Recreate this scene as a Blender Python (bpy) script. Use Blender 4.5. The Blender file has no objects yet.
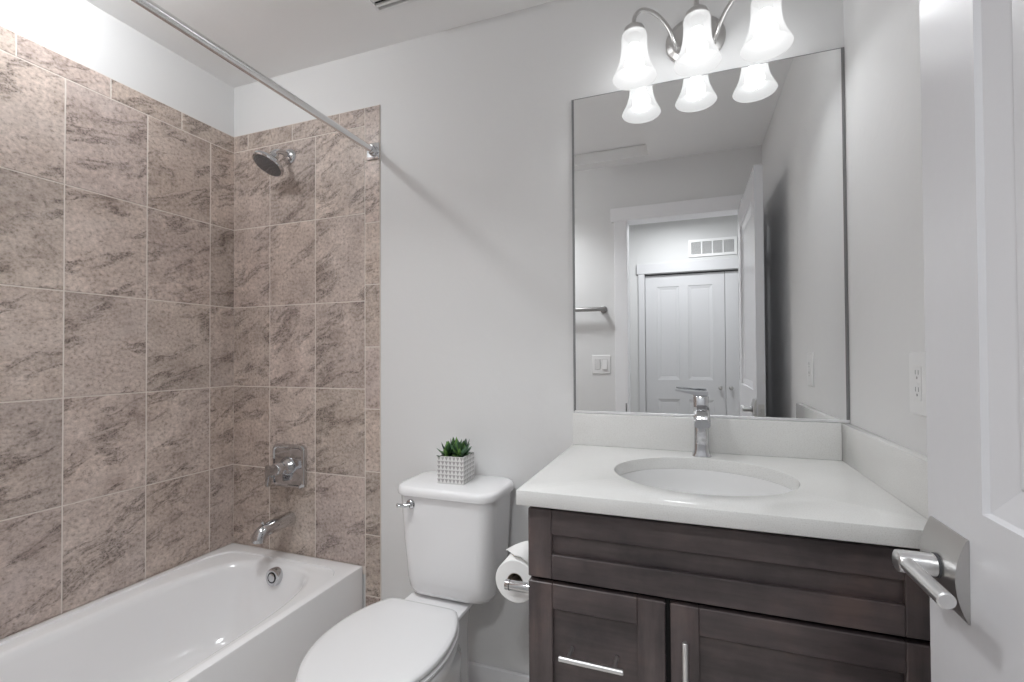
import bpy, bmesh, math, random
from mathutils import Vector, Matrix

random.seed(7)
SC = bpy.context.scene
COL = SC.collection
PI = math.pi

# ------------------------------------------------------------------ camera
CAM_POS = Vector((1.96423, -1.57840, 1.21659))
YAW, PITCH, ROLL, FPX = 0.346733, 0.013338, -0.005760, 466.53
cd = bpy.data.cameras.new('camera')
cam = bpy.data.objects.new('camera', cd)
COL.objects.link(cam)
F = Vector((-math.sin(YAW) * math.cos(PITCH), math.cos(YAW) * math.cos(PITCH), math.sin(PITCH)))
R0 = Vector((math.cos(YAW), math.sin(YAW), 0))
U0 = R0.cross(F)
RR = R0 * math.cos(ROLL) + U0 * math.sin(ROLL)
UU = -R0 * math.sin(ROLL) + U0 * math.cos(ROLL)
m4 = Matrix((RR, UU, -F)).transposed().to_4x4()
m4.translation = CAM_POS
cam.matrix_world = m4
cd.sensor_width = 36.0
cd.lens = FPX * 36.0 / 1024.0
cd.shift_x = -5.7744 / 1024.0
cd.shift_y = 7.3572 / 1024.0
cd.clip_start = 0.02
SC.camera = cam

# ------------------------------------------------------------------ world, exposure
wd = bpy.data.worlds.new('world')
SC.world = wd
wd.use_nodes = True
wd.node_tree.nodes['Background'].inputs[0].default_value = (0.9, 0.95, 1.0, 1)
wd.node_tree.nodes['Background'].inputs[1].default_value = 0.4
SC.view_settings.view_transform = 'Standard'
SC.view_settings.look = 'None'
SC.view_settings.exposure = 0.18
SC.view_settings.gamma = 1.0
SC.view_settings.use_curve_mapping = False
SC.cycles.max_bounces = 20
SC.cycles.diffuse_bounces = 16
SC.cycles.glossy_bounces = 8

BULB_EMIT = 43.0      # the three vanity bulbs
SHADE_EMIT = 0.40     # glow of the frosted shades around them
TUB_LAMP_W = 7.5     # recessed lamp over the tub
ROOM_FILL_W = 7.6    # added fill lamp under the bathroom ceiling, out of view
HALL_FILL_W = 14.0    # added fill lamp in the hall, shining in through the doorway


def area(name, loc, size, power, shape='DISK', rot=(0, 0, 0), col=(0.955, 0.98, 1.0), spread=180):
    l = bpy.data.lights.new(name, 'AREA')
    l.shape = shape
    l.size = size
    l.energy = power
    l.color = col
    l.spread = math.radians(spread)
    o = bpy.data.objects.new(name, l)
    COL.objects.link(o)
    o.location = loc
    o.rotation_euler = rot
    return o


tl_ = bpy.data.lights.new('tub_lamp_light', 'POINT')
tl_.shadow_soft_size = 0.03
tl_.energy = TUB_LAMP_W
tl_.color = (0.955, 0.98, 1.0)
tl_o = bpy.data.objects.new('tub_lamp_light', tl_)
COL.objects.link(tl_o)
tl_o.location = (0.345, -0.80, 2.464 - 0.036)
area('hall_fill_light', (1.90, -2.25, 2.395), 0.26, HALL_FILL_W)
area('room_fill_light', (1.00, -1.06, 2.400), 0.30, ROOM_FILL_W, spread=118)


# ------------------------------------------------------------------ materials
def S(r, g=None, b=None):
    if g is None:
        g = b = r
    f = lambda c: (c / 255.0 / 12.92) if c / 255.0 <= 0.04045 else ((c / 255.0 + 0.055) / 1.055) ** 2.4
    return (f(r), f(g), f(b), 1.0)


class NT:
    def __init__(self, name):
        self.m = bpy.data.materials.new(name)
        self.m.use_nodes = True
        self.t = self.m.node_tree
        self.b = self.t.nodes['Principled BSDF']
        self.out = self.t.nodes['Material Output']

    def n(self, typ, **kw):
        nd = self.t.nodes.new(typ)
        for k, v in kw.items():
            setattr(nd, k, v)
        return nd

    def l(self, a, b):
        self.t.links.new(a, b)

    def set(self, **kw):
        for k, v in kw.items():
            self.b.inputs[k.replace('_', ' ')].default_value = v

    def coord(self, scale=(1, 1, 1), rot=(0, 0, 0), src='Object'):
        tc = self.n('ShaderNodeTexCoord')
        mp = self.n('ShaderNodeMapping')
        mp.inputs['Scale'].default_value = scale
        mp.inputs['Rotation'].default_value = rot
        self.l(tc.outputs[src], mp.inputs['Vector'])
        return mp.outputs[0]

    def noise(self, vec, scale, detail=4, rough=0.55):
        nz = self.n('ShaderNodeTexNoise')
        nz.inputs['Scale'].default_value = scale
        nz.inputs['Detail'].default_value = detail
        nz.inputs['Roughness'].default_value = rough
        self.l(vec, nz.inputs['Vector'])
        return nz.outputs['Fac']

    def ramp(self, fac, stops):
        r = self.n('ShaderNodeValToRGB')
        e = r.color_ramp.elements
        while len(e) < len(stops):
            e.new(0.5)
        for i, (p, c) in enumerate(stops):
            e[i].position = p
            e[i].color = c
        self.l(fac, r.inputs[0])
        return r.outputs[0]

    def bump(self, h, strength=0.1, dist=0.002):
        bp = self.n('ShaderNodeBump')
        bp.inputs['Strength'].default_value = strength
        bp.inputs['Distance'].default_value = dist
        self.l(h, bp.inputs['Height'])
        self.l(bp.outputs[0], self.b.inputs['Normal'])

    def mix(self, fac, a, b, blend='MIX'):
        mx = self.n('ShaderNodeMix', data_type='RGBA', blend_type=blend)
        for sock, v in ((mx.inputs[0], fac), (mx.inputs[6], a), (mx.inputs[7], b)):
            if hasattr(v, 'links'):
                self.l(v, sock)
            else:
                sock.default_value = v
        return mx.outputs[2]


def simple(name, col, rough=0.4, metal=0.0, spec=0.5, coat=0.0):
    a = NT(name)
    a.set(Base_Color=col, Roughness=rough, Metallic=metal, Specular_IOR_Level=spec, Coat_Weight=coat)
    return a.m


def paint(name, col, rough, bscale, bstr, bdist):
    a = NT(name)
    a.set(Base_Color=col, Roughness=rough, Specular_IOR_Level=0.35)
    v = a.coord()
    nz = a.noise(v, bscale, 3, 0.5)
    r = a.ramp(nz, [(0.42, (0, 0, 0, 1)), (0.62, (1, 1, 1, 1))])
    a.bump(r, bstr, bdist)
    return a.m


M = {}
M['wall'] = paint('wall_paint', S(221, 221, 221), 0.55, 14, 0.10, 0.003)
M['ceiling'] = paint('ceiling_paint', S(236, 236, 236), 0.8, 16, 0.10, 0.003)
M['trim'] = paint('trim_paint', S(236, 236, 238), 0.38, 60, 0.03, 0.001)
M['hall_trim_darkened'] = paint('closet_paint_darkened', S(203, 203, 205), 0.38, 60, 0.03, 0.001)  # trim paint darkened to offset the bright hall fill lamp
M['hall_wall_darkened'] = paint('hall_paint_darkened', S(205, 205, 205), 0.55, 14, 0.10, 0.003)  # wall paint darkened so the hall fill lamp does not overexpose it
M['door'] = paint('door_paint', S(212, 212, 215), 0.26, 45, 0.05, 0.0012)
M['porcelain'] = simple('porcelain', S(235, 235, 236), 0.10, 0, 0.5, 0.3)
M['sink'] = simple('sink_porcelain', S(224, 224, 224), 0.12, 0, 0.5, 0.3)
M['acrylic'] = simple('tub_acrylic', S(238, 238, 239), 0.14, 0, 0.5, 0.2)
M['seat'] = simple('seat_plastic', S(224, 224, 225), 0.22)
M['plastic'] = simple('white_plastic', S(228, 228, 228), 0.35)
M['chrome'] = simple('chrome', (0.62, 0.625, 0.64, 1), 0.07, 1.0)
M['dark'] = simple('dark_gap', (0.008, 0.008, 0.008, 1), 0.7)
M['darkgrey'] = simple('dark_grey_rubber', (0.06, 0.06, 0.065, 1), 0.6)
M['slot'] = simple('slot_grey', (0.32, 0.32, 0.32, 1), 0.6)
M['paper'] = simple('tissue_paper', S(240, 240, 239), 0.95, 0, 0.1)
M['card'] = simple('cardboard_core', (0.42, 0.36, 0.3, 1), 0.9)
M['soil'] = simple('potting_soil', (0.03, 0.022, 0.015, 1), 0.95)
M['edge'] = simple('mirror_edge', (0.26, 0.26, 0.265, 1), 0.35, 0.6)
M['rail'] = simple('mirror_channel', (0.90, 0.90, 0.91, 1), 0.42, 1.0)
M['nozzle'] = simple('spray_face', (0.23, 0.23, 0.24, 1), 0.35, 0.5)


M['nickel'] = simple('brushed_nickel', (0.56, 0.55, 0.54, 1), 0.30, 1.0)
M['nickel_bar'] = simple('satin_nickel_bar', (0.80, 0.80, 0.80, 1), 0.30, 1.0)
M['rod'] = simple('rod_steel', (0.80, 0.80, 0.80, 1), 0.16, 1.0)

a = NT('mirror_glass')
a.set(Base_Color=(0.90, 0.905, 0.905, 1), Metallic=1.0, Roughness=0.0)
M['mirror'] = a.m

# quartz
a = NT('white_quartz')
v = a.coord()
n1 = a.noise(v, 420, 2, 0.5)
c1 = a.ramp(n1, [(0.32, S(213, 212, 210)), (0.46, S(223, 223, 221)), (0.75, S(227, 227, 226))])
n2 = a.noise(v, 6, 3, 0.5)
c2 = a.ramp(n2, [(0.3, (0.95, 0.95, 0.95, 1)), (0.7, (1, 1, 1, 1))])
a.l(a.mix(1.0, c1, c2, 'MULTIPLY'), a.b.inputs['Base Color'])
a.set(Roughness=0.13, Specular_IOR_Level=0.5)
M['quartz'] = a.m

# espresso stained wood (grain horizontal in x or vertical in z)
def wood(name, scale):
    a = NT(name)
    v = a.coord(scale)
    n1 = a.noise(v, 1.0, 5, 0.62)
    c1 = a.ramp(n1, [(0.25, S(60, 54, 54)), (0.45, S(76, 69, 69)), (0.58, S(86, 78, 77)), (0.78, S(98, 90, 89))])
    v2 = a.coord((1, 1, 1))
    n2 = a.noise(v2, 6.5, 5, 0.62)
    c2 = a.ramp(n2, [(0.30, (0.55, 0.56, 0.62, 1)), (0.44, (0.90, 0.88, 0.90, 1)), (0.54, (1.05, 1.02, 1.04, 1)), (0.68, (1.45, 1.28, 1.22, 1))])
    a.l(a.mix(1.0, c1, c2, 'MULTIPLY'), a.b.inputs['Base Color'])
    a.set(Roughness=0.33, Specular_IOR_Level=0.45)
    a.bump(n1, 0.05, 0.001)
    return a.m


M['wood_h'] = wood('espresso_wood_horizontal', (3.0, 22, 26))
M['wood_v'] = wood('espresso_wood_vertical', (26, 22, 3.0))

# travertine look tile
a = NT('travertine_tile')
at = a.n('ShaderNodeAttribute', attribute_name='tcoord')
tint = a.n('ShaderNodeAttribute', attribute_name='tint')
mp = a.n('ShaderNodeMapping')
mp.inputs['Rotation'].default_value = (0, 0, math.radians(-22))
a.l(at.outputs['Vector'], mp.inputs['Vector'])
wn = a.n('ShaderNodeTexNoise')
wn.inputs['Scale'].default_value = 7.0
wn.inputs['Detail'].default_value = 3
a.l(mp.outputs[0], wn.inputs['Vector'])
wv = a.n('ShaderNodeVectorMath', operation='MULTIPLY_ADD')
a.l(wn.outputs['Color'], wv.inputs[0])
wv.inputs[1].default_value = (0.10, 0.07, 0.0)
a.l(mp.outputs[0], wv.inputs[2])
ms = a.n('ShaderNodeMapping')
ms.inputs['Scale'].default_value = (2.2, 9.5, 3.0)
a.l(wv.outputs[0], ms.inputs['Vector'])
streak = a.noise(ms.outputs[0], 1.0, 7, 0.62)
blot = a.noise(at.outputs['Vector'], 11.0, 6, 0.62)
fine = a.noise(at.outputs['Vector'], 85.0, 4, 0.65)
big = a.noise(at.outputs['Vector'], 3.5, 3, 0.5)
base = a.ramp(blot, [(0.28, S(172, 157, 148)), (0.46, S(191, 177, 168)), (0.60, S(201, 187, 178)), (0.76, S(215, 203, 195))])
fcol = a.ramp(fine, [(0.32, (0.56, 0.54, 0.52, 1)), (0.44, (0.90, 0.89, 0.88, 1)), (0.54, (1.02, 1.02, 1.02, 1)), (0.68, (1.22, 1.22, 1.22, 1))])
base = a.mix(1.0, base, fcol, 'MULTIPLY')
# thin broken veins along the grain, and clusters of dark specks
def mathn(op, x, y=None, clamp=False):
    nd = a.n('ShaderNodeMath', operation=op, use_clamp=clamp)
    for i_, vv in enumerate((x, y)):
        if vv is None:
            continue
        if hasattr(vv, 'links'):
            a.l(vv, nd.inputs[i_])
        else:
            nd.inputs[i_].default_value = vv
    return nd.outputs[0]


ridge = mathn('SUBTRACT', 1.0, mathn('MULTIPLY', mathn('ABSOLUTE', mathn('SUBTRACT', streak, 0.455)), 24.0), True)
speck = a.noise(at.outputs['Vector'], 150.0, 3, 0.7)
clus = a.noise(wv.outputs[0], 9.0, 4, 0.6)
msk = a.ramp(clus, [(0.40, (0, 0, 0, 1)), (0.50, (1, 1, 1, 1))])
spk = a.ramp(speck, [(0.36, (1, 1, 1, 1)), (0.56, (0.12, 0.12, 0.12, 1))])
vfac = mathn('MULTIPLY', mathn('MULTIPLY', ridge, msk), mathn('ADD', mathn('MULTIPLY', spk, 0.75), 0.25))
base = a.mix(mathn('MULTIPLY', vfac, 1.0, True), base, (0.085, 0.062, 0.052, 1))
low = a.ramp(streak, [(0.30, (1, 1, 1, 1)), (0.44, (0, 0, 0, 1))])
sfac = mathn('MULTIPLY', mathn('MULTIPLY', low, spk), 0.50, True)
base = a.mix(sfac, base, (0.10, 0.075, 0.063, 1))
hi = a.ramp(streak, [(0.56, (0, 0, 0, 1)), (0.72, (1, 1, 1, 1))])
base = a.mix(mathn('MULTIPLY', hi, 0.28), base, S(222, 212, 205))
bc = a.ramp(big, [(0.3, (0.90, 0.90, 0.91, 1)), (0.7, (1.06, 1.05, 1.04, 1))])
base = a.mix(1.0, base, bc, 'MULTIPLY')
base = a.mix(1.0, base, tint.outputs['Color'], 'MULTIPLY')
a.l(base, a.b.inputs['Base Color'])
a.set(Roughness=0.36, Specular_IOR_Level=0.4)
a.bump(fine, 0.06, 0.0008)
M['tile'] = a.m
M['grout'] = simple('grout', S(222, 214, 207), 0.9, 0, 0.2)

# floor: pale grey plank
a = NT('floor_plank')
v = a.coord((1, 6, 1))
br = a.n('ShaderNodeTexBrick')
br.inputs['Color1'].default_value = S(208, 204, 199)
br.inputs['Color2'].default_value = S(218, 214, 209)
br.inputs['Mortar'].default_value = S(170, 166, 160)
br.inputs['Scale'].default_value = 1.0
br.inputs['Mortar Size'].default_value = 0.004
a.l(v, br.inputs['Vector'])
a.l(br.outputs[0], a.b.inputs['Base Color'])
a.set(Roughness=0.45)
M['floor'] = a.m

# frosted shade glass: lets light through and glows around the bulb
a = NT('frosted_shade')
tr = a.n('ShaderNodeBsdfTranslucent')
tr.inputs[0].default_value = (0.05, 0.05, 0.05, 1)
tp = a.n('ShaderNodeBsdfTransparent')
df = a.n('ShaderNodeBsdfPrincipled')
df.inputs['Base Color'].default_value = (0.06, 0.06, 0.06, 1)
df.inputs['Roughness'].default_value = 0.25
em = a.n('ShaderNodeEmission')
em.inputs[0].default_value = (1, 1, 1, 1)
em.inputs[1].default_value = SHADE_EMIT
m1 = a.n('ShaderNodeMixShader')
m1.inputs[0].default_value = 0.5
a.l(tr.outputs[0], m1.inputs[1])
a.l(df.outputs[0], m1.inputs[2])
m2 = a.n('ShaderNodeMixShader')
m2.inputs[0].default_value = 0.36
a.l(m1.outputs[0], m2.inputs[1])
a.l(tp.outputs[0], m2.inputs[2])
ad = a.n('ShaderNodeAddShader')
a.l(m2.outputs[0], ad.inputs[0])
a.l(em.outputs[0], ad.inputs[1])
a.l(ad.outputs[0], a.out.inputs[0])
M['shade'] = a.m


def emit(name, strength, col=(1, 1, 1, 1)):
    a = NT(name)
    a.set(Base_Color=(0.9, 0.9, 0.9, 1), Roughness=0.4)
    a.b.inputs['Emission Color'].default_value = col
    a.b.inputs['Emission Strength'].default_value = strength
    return a.m


M['bulb'] = emit('lit_bulb', BULB_EMIT, (0.965, 0.985, 1.0, 1))
M['lens'] = emit('lamp_lens', 2.2)

# planter: rows of grey triangles on off-white ceramic
a = NT('triangle_ceramic')
uv = a.n('ShaderNodeUVMap', uv_map='UVMap')
sx = a.n('ShaderNodeSeparateXYZ')
a.l(uv.outputs[0], sx.inputs[0])


def mth(op, x, y=None):
    nd = a.n('ShaderNodeMath', operation=op)
    for i, vv in enumerate((x, y)):
        if vv is None:
            continue
        if hasattr(vv, 'links'):
            a.l(vv, nd.inputs[i])
        else:
            nd.inputs[i].default_value = vv
    return nd.outputs[0]


fu = mth('FRACT', mth('MULTIPLY', sx.outputs[0], 7.0))
fv = mth('FRACT', mth('MULTIPLY', sx.outputs[1], 6.0))
tri = mth('LESS_THAN', mth('MULTIPLY', mth('ABSOLUTE', mth('SUBTRACT', fu, 0.5)), 1.95), mth('SUBTRACT', fv, 0.10))
a.l(a.mix(tri, S(220, 219, 218), S(160, 158, 157)), a.b.inputs['Base Color'])
a.set(Roughness=0.5)
M['planter'] = a.m

a = NT('succulent_leaf')
at = a.n('ShaderNodeAttribute', attribute_name='tint')
a.l(at.outputs['Color'], a.b.inputs['Base Color'])
a.set(Roughness=0.42, Specular_IOR_Level=0.4)
M['leaf'] = a.m


# ------------------------------------------------------------------ mesh helpers
def BM():
    return bmesh.new()


def box(bm, x0, x1, y0, y1, z0, z1, bev=0.0, seg=2):
    vs = [bm.verts.new((x, y, z)) for z in (z0, z1) for y in (y0, y1) for x in (x0, x1)]
    fs = [(0, 2, 3, 1), (4, 5, 7, 6), (0, 1, 5, 4), (2, 6, 7, 3), (0, 4, 6, 2), (1, 3, 7, 5)]
    faces = [bm.faces.new([vs[i] for i in f]) for f in fs]
    if bev > 0:
        es = list({e for f in faces for e in f.edges})
        bmesh.ops.bevel(bm, geom=es, offset=bev, segments=seg, profile=0.5, affect='EDGES', clamp_overlap=True)
    return bm


def loft(bm, rings, cap0=True, cap1=True):
    vr = [[bm.verts.new(p) for p in r] for r in rings]
    n = len(vr[0])
    for i in range(len(vr) - 1):
        for j in range(n):
            k = (j + 1) % n
            bm.faces.new((vr[i][j], vr[i][k], vr[i + 1][k], vr[i + 1][j]))
    if cap0:
        bm.faces.new(list(reversed(vr[0])))
    if cap1:
        bm.faces.new(vr[-1])
    return vr


def rrect(cx, cy, hx, hy, r, z, n=6):
    pts = []
    r = min(r, hx, hy)
    for k, (sx_, sy_) in enumerate(((1, 1), (-1, 1), (-1, -1), (1, -1))):
        for i in range(n + 1):
            t = PI / 2 * (k + i / n)
            pts.append((cx + sx_ * (hx - r) + r * math.cos(t), cy + sy_ * (hy - r) + r * math.sin(t), z))
    return pts


def sellip(cx, cy, a_, b_, e, z, n=72):
    pts = []
    for i in range(n):
        t = 2 * PI * i / n
        c, s = math.cos(t), math.sin(t)
        pts.append((cx + a_ * math.copysign(abs(c) ** (2 / e), c), cy + b_ * math.copysign(abs(s) ** (2 / e), s), z))
    return pts


def rect_ring(cx, cy, x0, x1, y0, y1, z, n=72):
    """n points on a rectangle, at the angles of an n-gon round (cx, cy), corners snapped"""
    pts = []
    for i in range(n):
        t = 2 * PI * i / n
        c, s = math.cos(t), math.sin(t)
        k = 1e9
        if c > 1e-9: k = min(k, (x1 - cx) / c)
        if c < -1e-9: k = min(k, (x0 - cx) / c)
        if s > 1e-9: k = min(k, (y1 - cy) / s)
        if s < -1e-9: k = min(k, (y0 - cy) / s)
        pts.append([cx + c * k, cy + s * k, z])
    for X in (x0, x1):
        for Y in (y0, y1):
            j = min(range(n), key=lambda q: (pts[q][0] - X) ** 2 + (pts[q][1] - Y) ** 2)
            pts[j] = [X, Y, z]
    return [tuple(p) for p in pts]


def frame_axes(d):
    d = Vector(d).normalized()
    up = Vector((0, 0, 1)) if abs(d.z) < 0.9 else Vector((1, 0, 0))
    x = up.cross(d).normalized()
    return x, d.cross(x).normalized(), d


def lathe(bm, prof, origin, axis, n=32, cap0=True, cap1=True):
    """prof: list of (radius, distance along axis)"""
    x, y, d = frame_axes(axis)
    o = Vector(origin)
    rings = []
    for r, t in prof:
        rings.append([o + d * t + (x * math.cos(2 * PI * i / n) + y * math.sin(2 * PI * i / n)) * r for i in range(n)])
    return loft(bm, rings, cap0, cap1)


def tube(bm, pts, rad, n=14, caps=True, squash=None):
    pts = [Vector(p) for p in pts]
    N = len(pts)
    rads = rad if isinstance(rad, (list, tuple)) else [rad] * N
    x = None
    rings = []
    for i in range(N):
        d = (pts[min(i + 1, N - 1)] - pts[max(i - 1, 0)]).normalized()
        if x is None:
            x, y, _ = frame_axes(d)
        else:
            x = (x - d * x.dot(d)).normalized()
            y = d.cross(x)
        sq = squash if squash else (1, 1)
        rings.append([pts[i] + (x * math.cos(2 * PI * k / n) * sq[0] + y * math.sin(2 * PI * k / n) * sq[1]) * rads[i] for k in range(n)])
    return loft(bm, rings, caps, caps)


def smooth_path(pts, k=8):
    P = [Vector(p) for p in pts]
    P = [P[0] * 2 - P[1]] + P + [P[-1] * 2 - P[-2]]
    out = []
    for i in range(1, len(P) - 2):
        for j in range(k):
            t = j / k
            p0, p1, p2, p3 = P[i - 1], P[i], P[i + 1], P[i + 2]
            out.append(0.5 * ((2 * p1) + (p2 - p0) * t + (2 * p0 - 5 * p1 + 4 * p2 - p3) * t * t + (3 * p1 - p0 - 3 * p2 + p3) * t ** 3))
    out.append(P[-2])
    return out


def quad_prism(bm, rings_rect):
    """list of 4-point loops lofted"""
    return loft(bm, rings_rect)


WL = {}


def obj(name, bm, mat, parent=None, angle=35, recalc=True):
    if recalc:
        bmesh.ops.recalc_face_normals(bm, faces=bm.faces[:])
    lo = Vector((min(v.co.x for v in bm.verts), min(v.co.y for v in bm.verts), min(v.co.z for v in bm.verts)))
    hi = Vector((max(v.co.x for v in bm.verts), max(v.co.y for v in bm.verts), max(v.co.z for v in bm.verts)))
    c = Vector(((lo.x + hi.x) / 2, (lo.y + hi.y) / 2, lo.z))
    bmesh.ops.translate(bm, verts=bm.verts[:], vec=-c)
    me = bpy.data.meshes.new(name)
    bm.to_mesh(me)
    bm.free()
    for mm in (mat if isinstance(mat, (list, tuple)) else [mat]):
        me.materials.append(mm)
    if angle:
        for p in me.polygons:
            p.use_smooth = True
        me.set_sharp_from_angle(angle=math.radians(angle))
    o = bpy.data.objects.new(name, me)
    COL.objects.link(o)
    WL[o.name] = c
    if parent:
        o.parent = parent
        o.location = c - WL[parent.name]
    else:
        o.location = c
    return o


def tag(o, label, cat, group=None, kind=None):
    o['label'] = label
    o['category'] = cat
    if group: o['group'] = group
    if kind: o['kind'] = kind
    return o


def thing(name, loc, label, cat, group=None):
    o = bpy.data.objects.new(name, None)
    o.empty_display_size = 0.05
    COL.objects.link(o)
    o.location = loc
    WL[o.name] = Vector(loc)
    return tag(o, label, cat, group)


def struct(name, bm, mat, label, cat, parent=None, angle=0):
    o = obj(name, bm, mat, parent, angle)
    o['kind'] = 'structure'
    if not parent:
        tag(o, label, cat)
    return o


# ------------------------------------------------------------------ room
W, CE, YF = 2.401, 2.464, -1.550        # right wall, ceiling height, front wall
YO = -1.670                              # hall side of the front wall
YH = -2.900                              # closet wall across the hall
HX0, HX1 = 0.70, 3.40
OX0, OX1, OZ = 1.605, 2.309, 2.092       # doorway opening
TB = 0.006                               # tile build-up
HT = 0.10                                # wall thickness

bm = BM(); box(bm, -HT, W + HT, YO, HT, -0.05, 0.0)
struct('floor', bm, M['floor'], 'pale plank floor under tub, toilet and vanity', 'floor')
bm = BM(); box(bm, HX0 - HT, HX1 + HT, YH - HT, YO, -0.05, 0.0)
struct('floor_hall', bm, M['floor'], 'pale plank floor of the hall outside the doorway', 'floor')

# ceiling with the opening of the attic hatch
AX0, AX1, AY0, AY1 = 1.19, 1.752, -1.452, -0.702
bm = BM()
box(bm, -HT, AX0, YO, HT, CE, CE + 0.07)
box(bm, AX1, W + HT, YO, HT, CE, CE + 0.07)
box(bm, AX0, AX1, AY1, HT, CE, CE + 0.07)
box(bm, AX0, AX1, YO, AY0, CE, CE + 0.07)
struct('ceiling', bm, M['ceiling'], 'light grey painted ceiling over the bathroom', 'ceiling')
bm = BM(); box(bm, HX0 - HT, HX1 + HT, YH - HT, YO, CE, CE + 0.07)
struct('ceiling_hall', bm, M['ceiling'], 'light painted ceiling of the hall outside the doorway', 'ceiling')

bm = BM(); box(bm, -HT, W + HT, 0, HT, 0, CE)
struct('wall_back', bm, M['wall'], 'pale grey wall behind toilet and mirror', 'wall')
bm = BM(); box(bm, -HT, 0, YO, 0, 0, CE)
struct('wall_left', bm, M['wall'], 'pale grey wall along the tub, above the tile', 'wall')
bm = BM(); box(bm, W, W + HT, YO, 0, 0, CE)
struct('wall_right', bm, M['wall'], 'pale grey wall with the outlet beside the vanity', 'wall')
bm = BM()
box(bm, 0, OX0 - 0.014, YO, YF, 0, CE)
box(bm, OX1 + 0.014, W, YO, YF, 0, CE)
box(bm, OX0 - 0.014, OX1 + 0.014, YO, YF, OZ + 0.014, CE)
struct('wall_front', bm, M['wall'], 'pale grey wall with the doorway, seen in the mirror', 'wall')

# hall
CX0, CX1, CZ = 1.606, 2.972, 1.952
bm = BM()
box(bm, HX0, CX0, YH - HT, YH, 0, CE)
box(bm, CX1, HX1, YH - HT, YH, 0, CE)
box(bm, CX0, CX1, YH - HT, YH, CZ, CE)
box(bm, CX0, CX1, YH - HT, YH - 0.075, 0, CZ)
struct('wall_hall', bm, M['hall_wall_darkened'], 'hall wall above the closet doors, seen in the mirror', 'wall')
bm = BM(); box(bm, HX0 - HT, HX0, YH - HT, YO, 0, CE)
struct('wall_hall_left', bm, M['wall'], 'end wall of the hall at the tub side', 'wall')
bm = BM(); box(bm, HX1, HX1 + HT, YH - HT, YO, 0, CE); box(bm, W + HT, HX1 + HT, YO, YO + 0.1, 0, CE)
struct('wall_hall_right', bm, M['wall'], 'end wall of the hall at the door side', 'wall')

# door casing + jamb
bm = BM()
box(bm, 1.524, OX0, YF, YF + 0.016, 0, 2.087, 0.002)
box(bm, OX1 + 0.002, 2.392, YF, YF + 0.016, 0, 2.087, 0.002)
box(bm, 1.502, 2.394, YF, YF + 0.021, 2.0875, 2.176, 0.002)
box(bm, OX0 - 0.014, OX0, YO, YF, 0, OZ)
box(bm, OX1, OX1 + 0.014, YO, YF, 0, OZ)
box(bm, OX0 - 0.014, OX1 + 0.014, YO, YF, OZ, OZ + 0.014)
t1 = struct('trim_1', bm, M['trim'], 'white door casing with plain header round the bathroom doorway', 'door casing')
bm = BM(); box(bm, 1.589, 1.597, YF + 0.0155, YF + 0.019, 0.842, 0.896, 0.001)
obj('strike_plate', bm, M['edge'], t1)['label'] = 'dark strike plate lip'

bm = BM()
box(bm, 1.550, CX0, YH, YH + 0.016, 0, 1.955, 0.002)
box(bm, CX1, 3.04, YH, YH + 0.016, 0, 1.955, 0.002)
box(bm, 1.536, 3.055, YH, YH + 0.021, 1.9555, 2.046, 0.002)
struct('trim_2', bm, M['hall_trim_darkened'], 'white casing with plain header round the closet doors in the hall', 'door casing')


def baseboard(name, x0, x1, y0, y1, label):
    bm = BM(); box(bm, x0, x1, y0, y1, 0, 0.083, 0.003)
    return struct(name, bm, M['trim'], label, 'baseboard')


baseboard('baseboard_back', 0.816, 1.610, -0.014, 0, 'white baseboard on the back wall behind the toilet')
baseboard('baseboard_right', W - 0.014, W, -1.53, -0.55, 'white baseboard on the right wall behind the open door')
baseboard('baseboard_front', 0.816, 1.522, YF, YF + 0.014, 'white baseboard on the doorway wall below the towel bar')

# ------------------------------------------------------------------ tile surround
TW, TH, GZ0 = 0.2550, 0.3586, 0.3630
TTOP, TX1 = 2.231, 0.808


def tile_wall(name, tiles, place, backing, label):
    """tiles: (u0,u1,v0,v1); place(u,v,d) -> xyz with d the distance off the wall"""
    bm = BM()
    la = bm.verts.layers.float_vector.new('tcoord')
    lt = bm.verts.layers.float_color.new('tint')
    g = 0.0021
    for (u0, u1, v0, v1) in tiles:
        off = Vector((random.uniform(0, 50), random.uniform(0, 50), random.uniform(0, 50)))
        k = random.uniform(0.90, 1.06)
        tn = (k * random.uniform(0.99, 1.015), k, k * random.uniform(0.98, 1.02), 1)
        a0, a1, b0, b1 = u0 + g, u1 - g, v0 + g, v1 - g
        e = 0.0012
        L = []
        for (du, dd) in ((0, 0.0005), (0, TB - 0.001), (e, TB)):
            r = []
            for (u, v) in ((a0 + du, b0 + du), (a1 - du, b0 + du), (a1 - du, b1 - du), (a0 + du, b1 - du)):
                q = bm.verts.new(place(u, v, dd))
                q[la] = Vector((u, v, 0)) + off
                q[lt] = tn
                r.append(q)
            L.append(r)
        for i in range(2):
            for j in range(4):
                kk = (j + 1) % 4
                bm.faces.new((L[i][j], L[i][kk], L[i + 1][kk], L[i + 1][j]))
        bm.faces.new(L[2])
    nt = len(bm.faces)
    for (u0, u1, v0, v1) in backing:
        ps = [[place(u, v, d) for (u, v) in ((u0, v0), (u1, v0), (u1, v1), (u0, v1))] for d in (0, TB - 0.0016)]
        loft(bm, ps)
    bm.faces.ensure_lookup_table()
    for i in range(nt, len(bm.faces)):
        bm.faces[i].material_index = 1
    return struct(name, bm, [M['tile'], M['grout']], label, 'tiled wall')


rows = [(GZ0 + i * TH, GZ0 + (i + 1) * TH) for i in range(5)]
full = [(-1.0, 0.0)]


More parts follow.
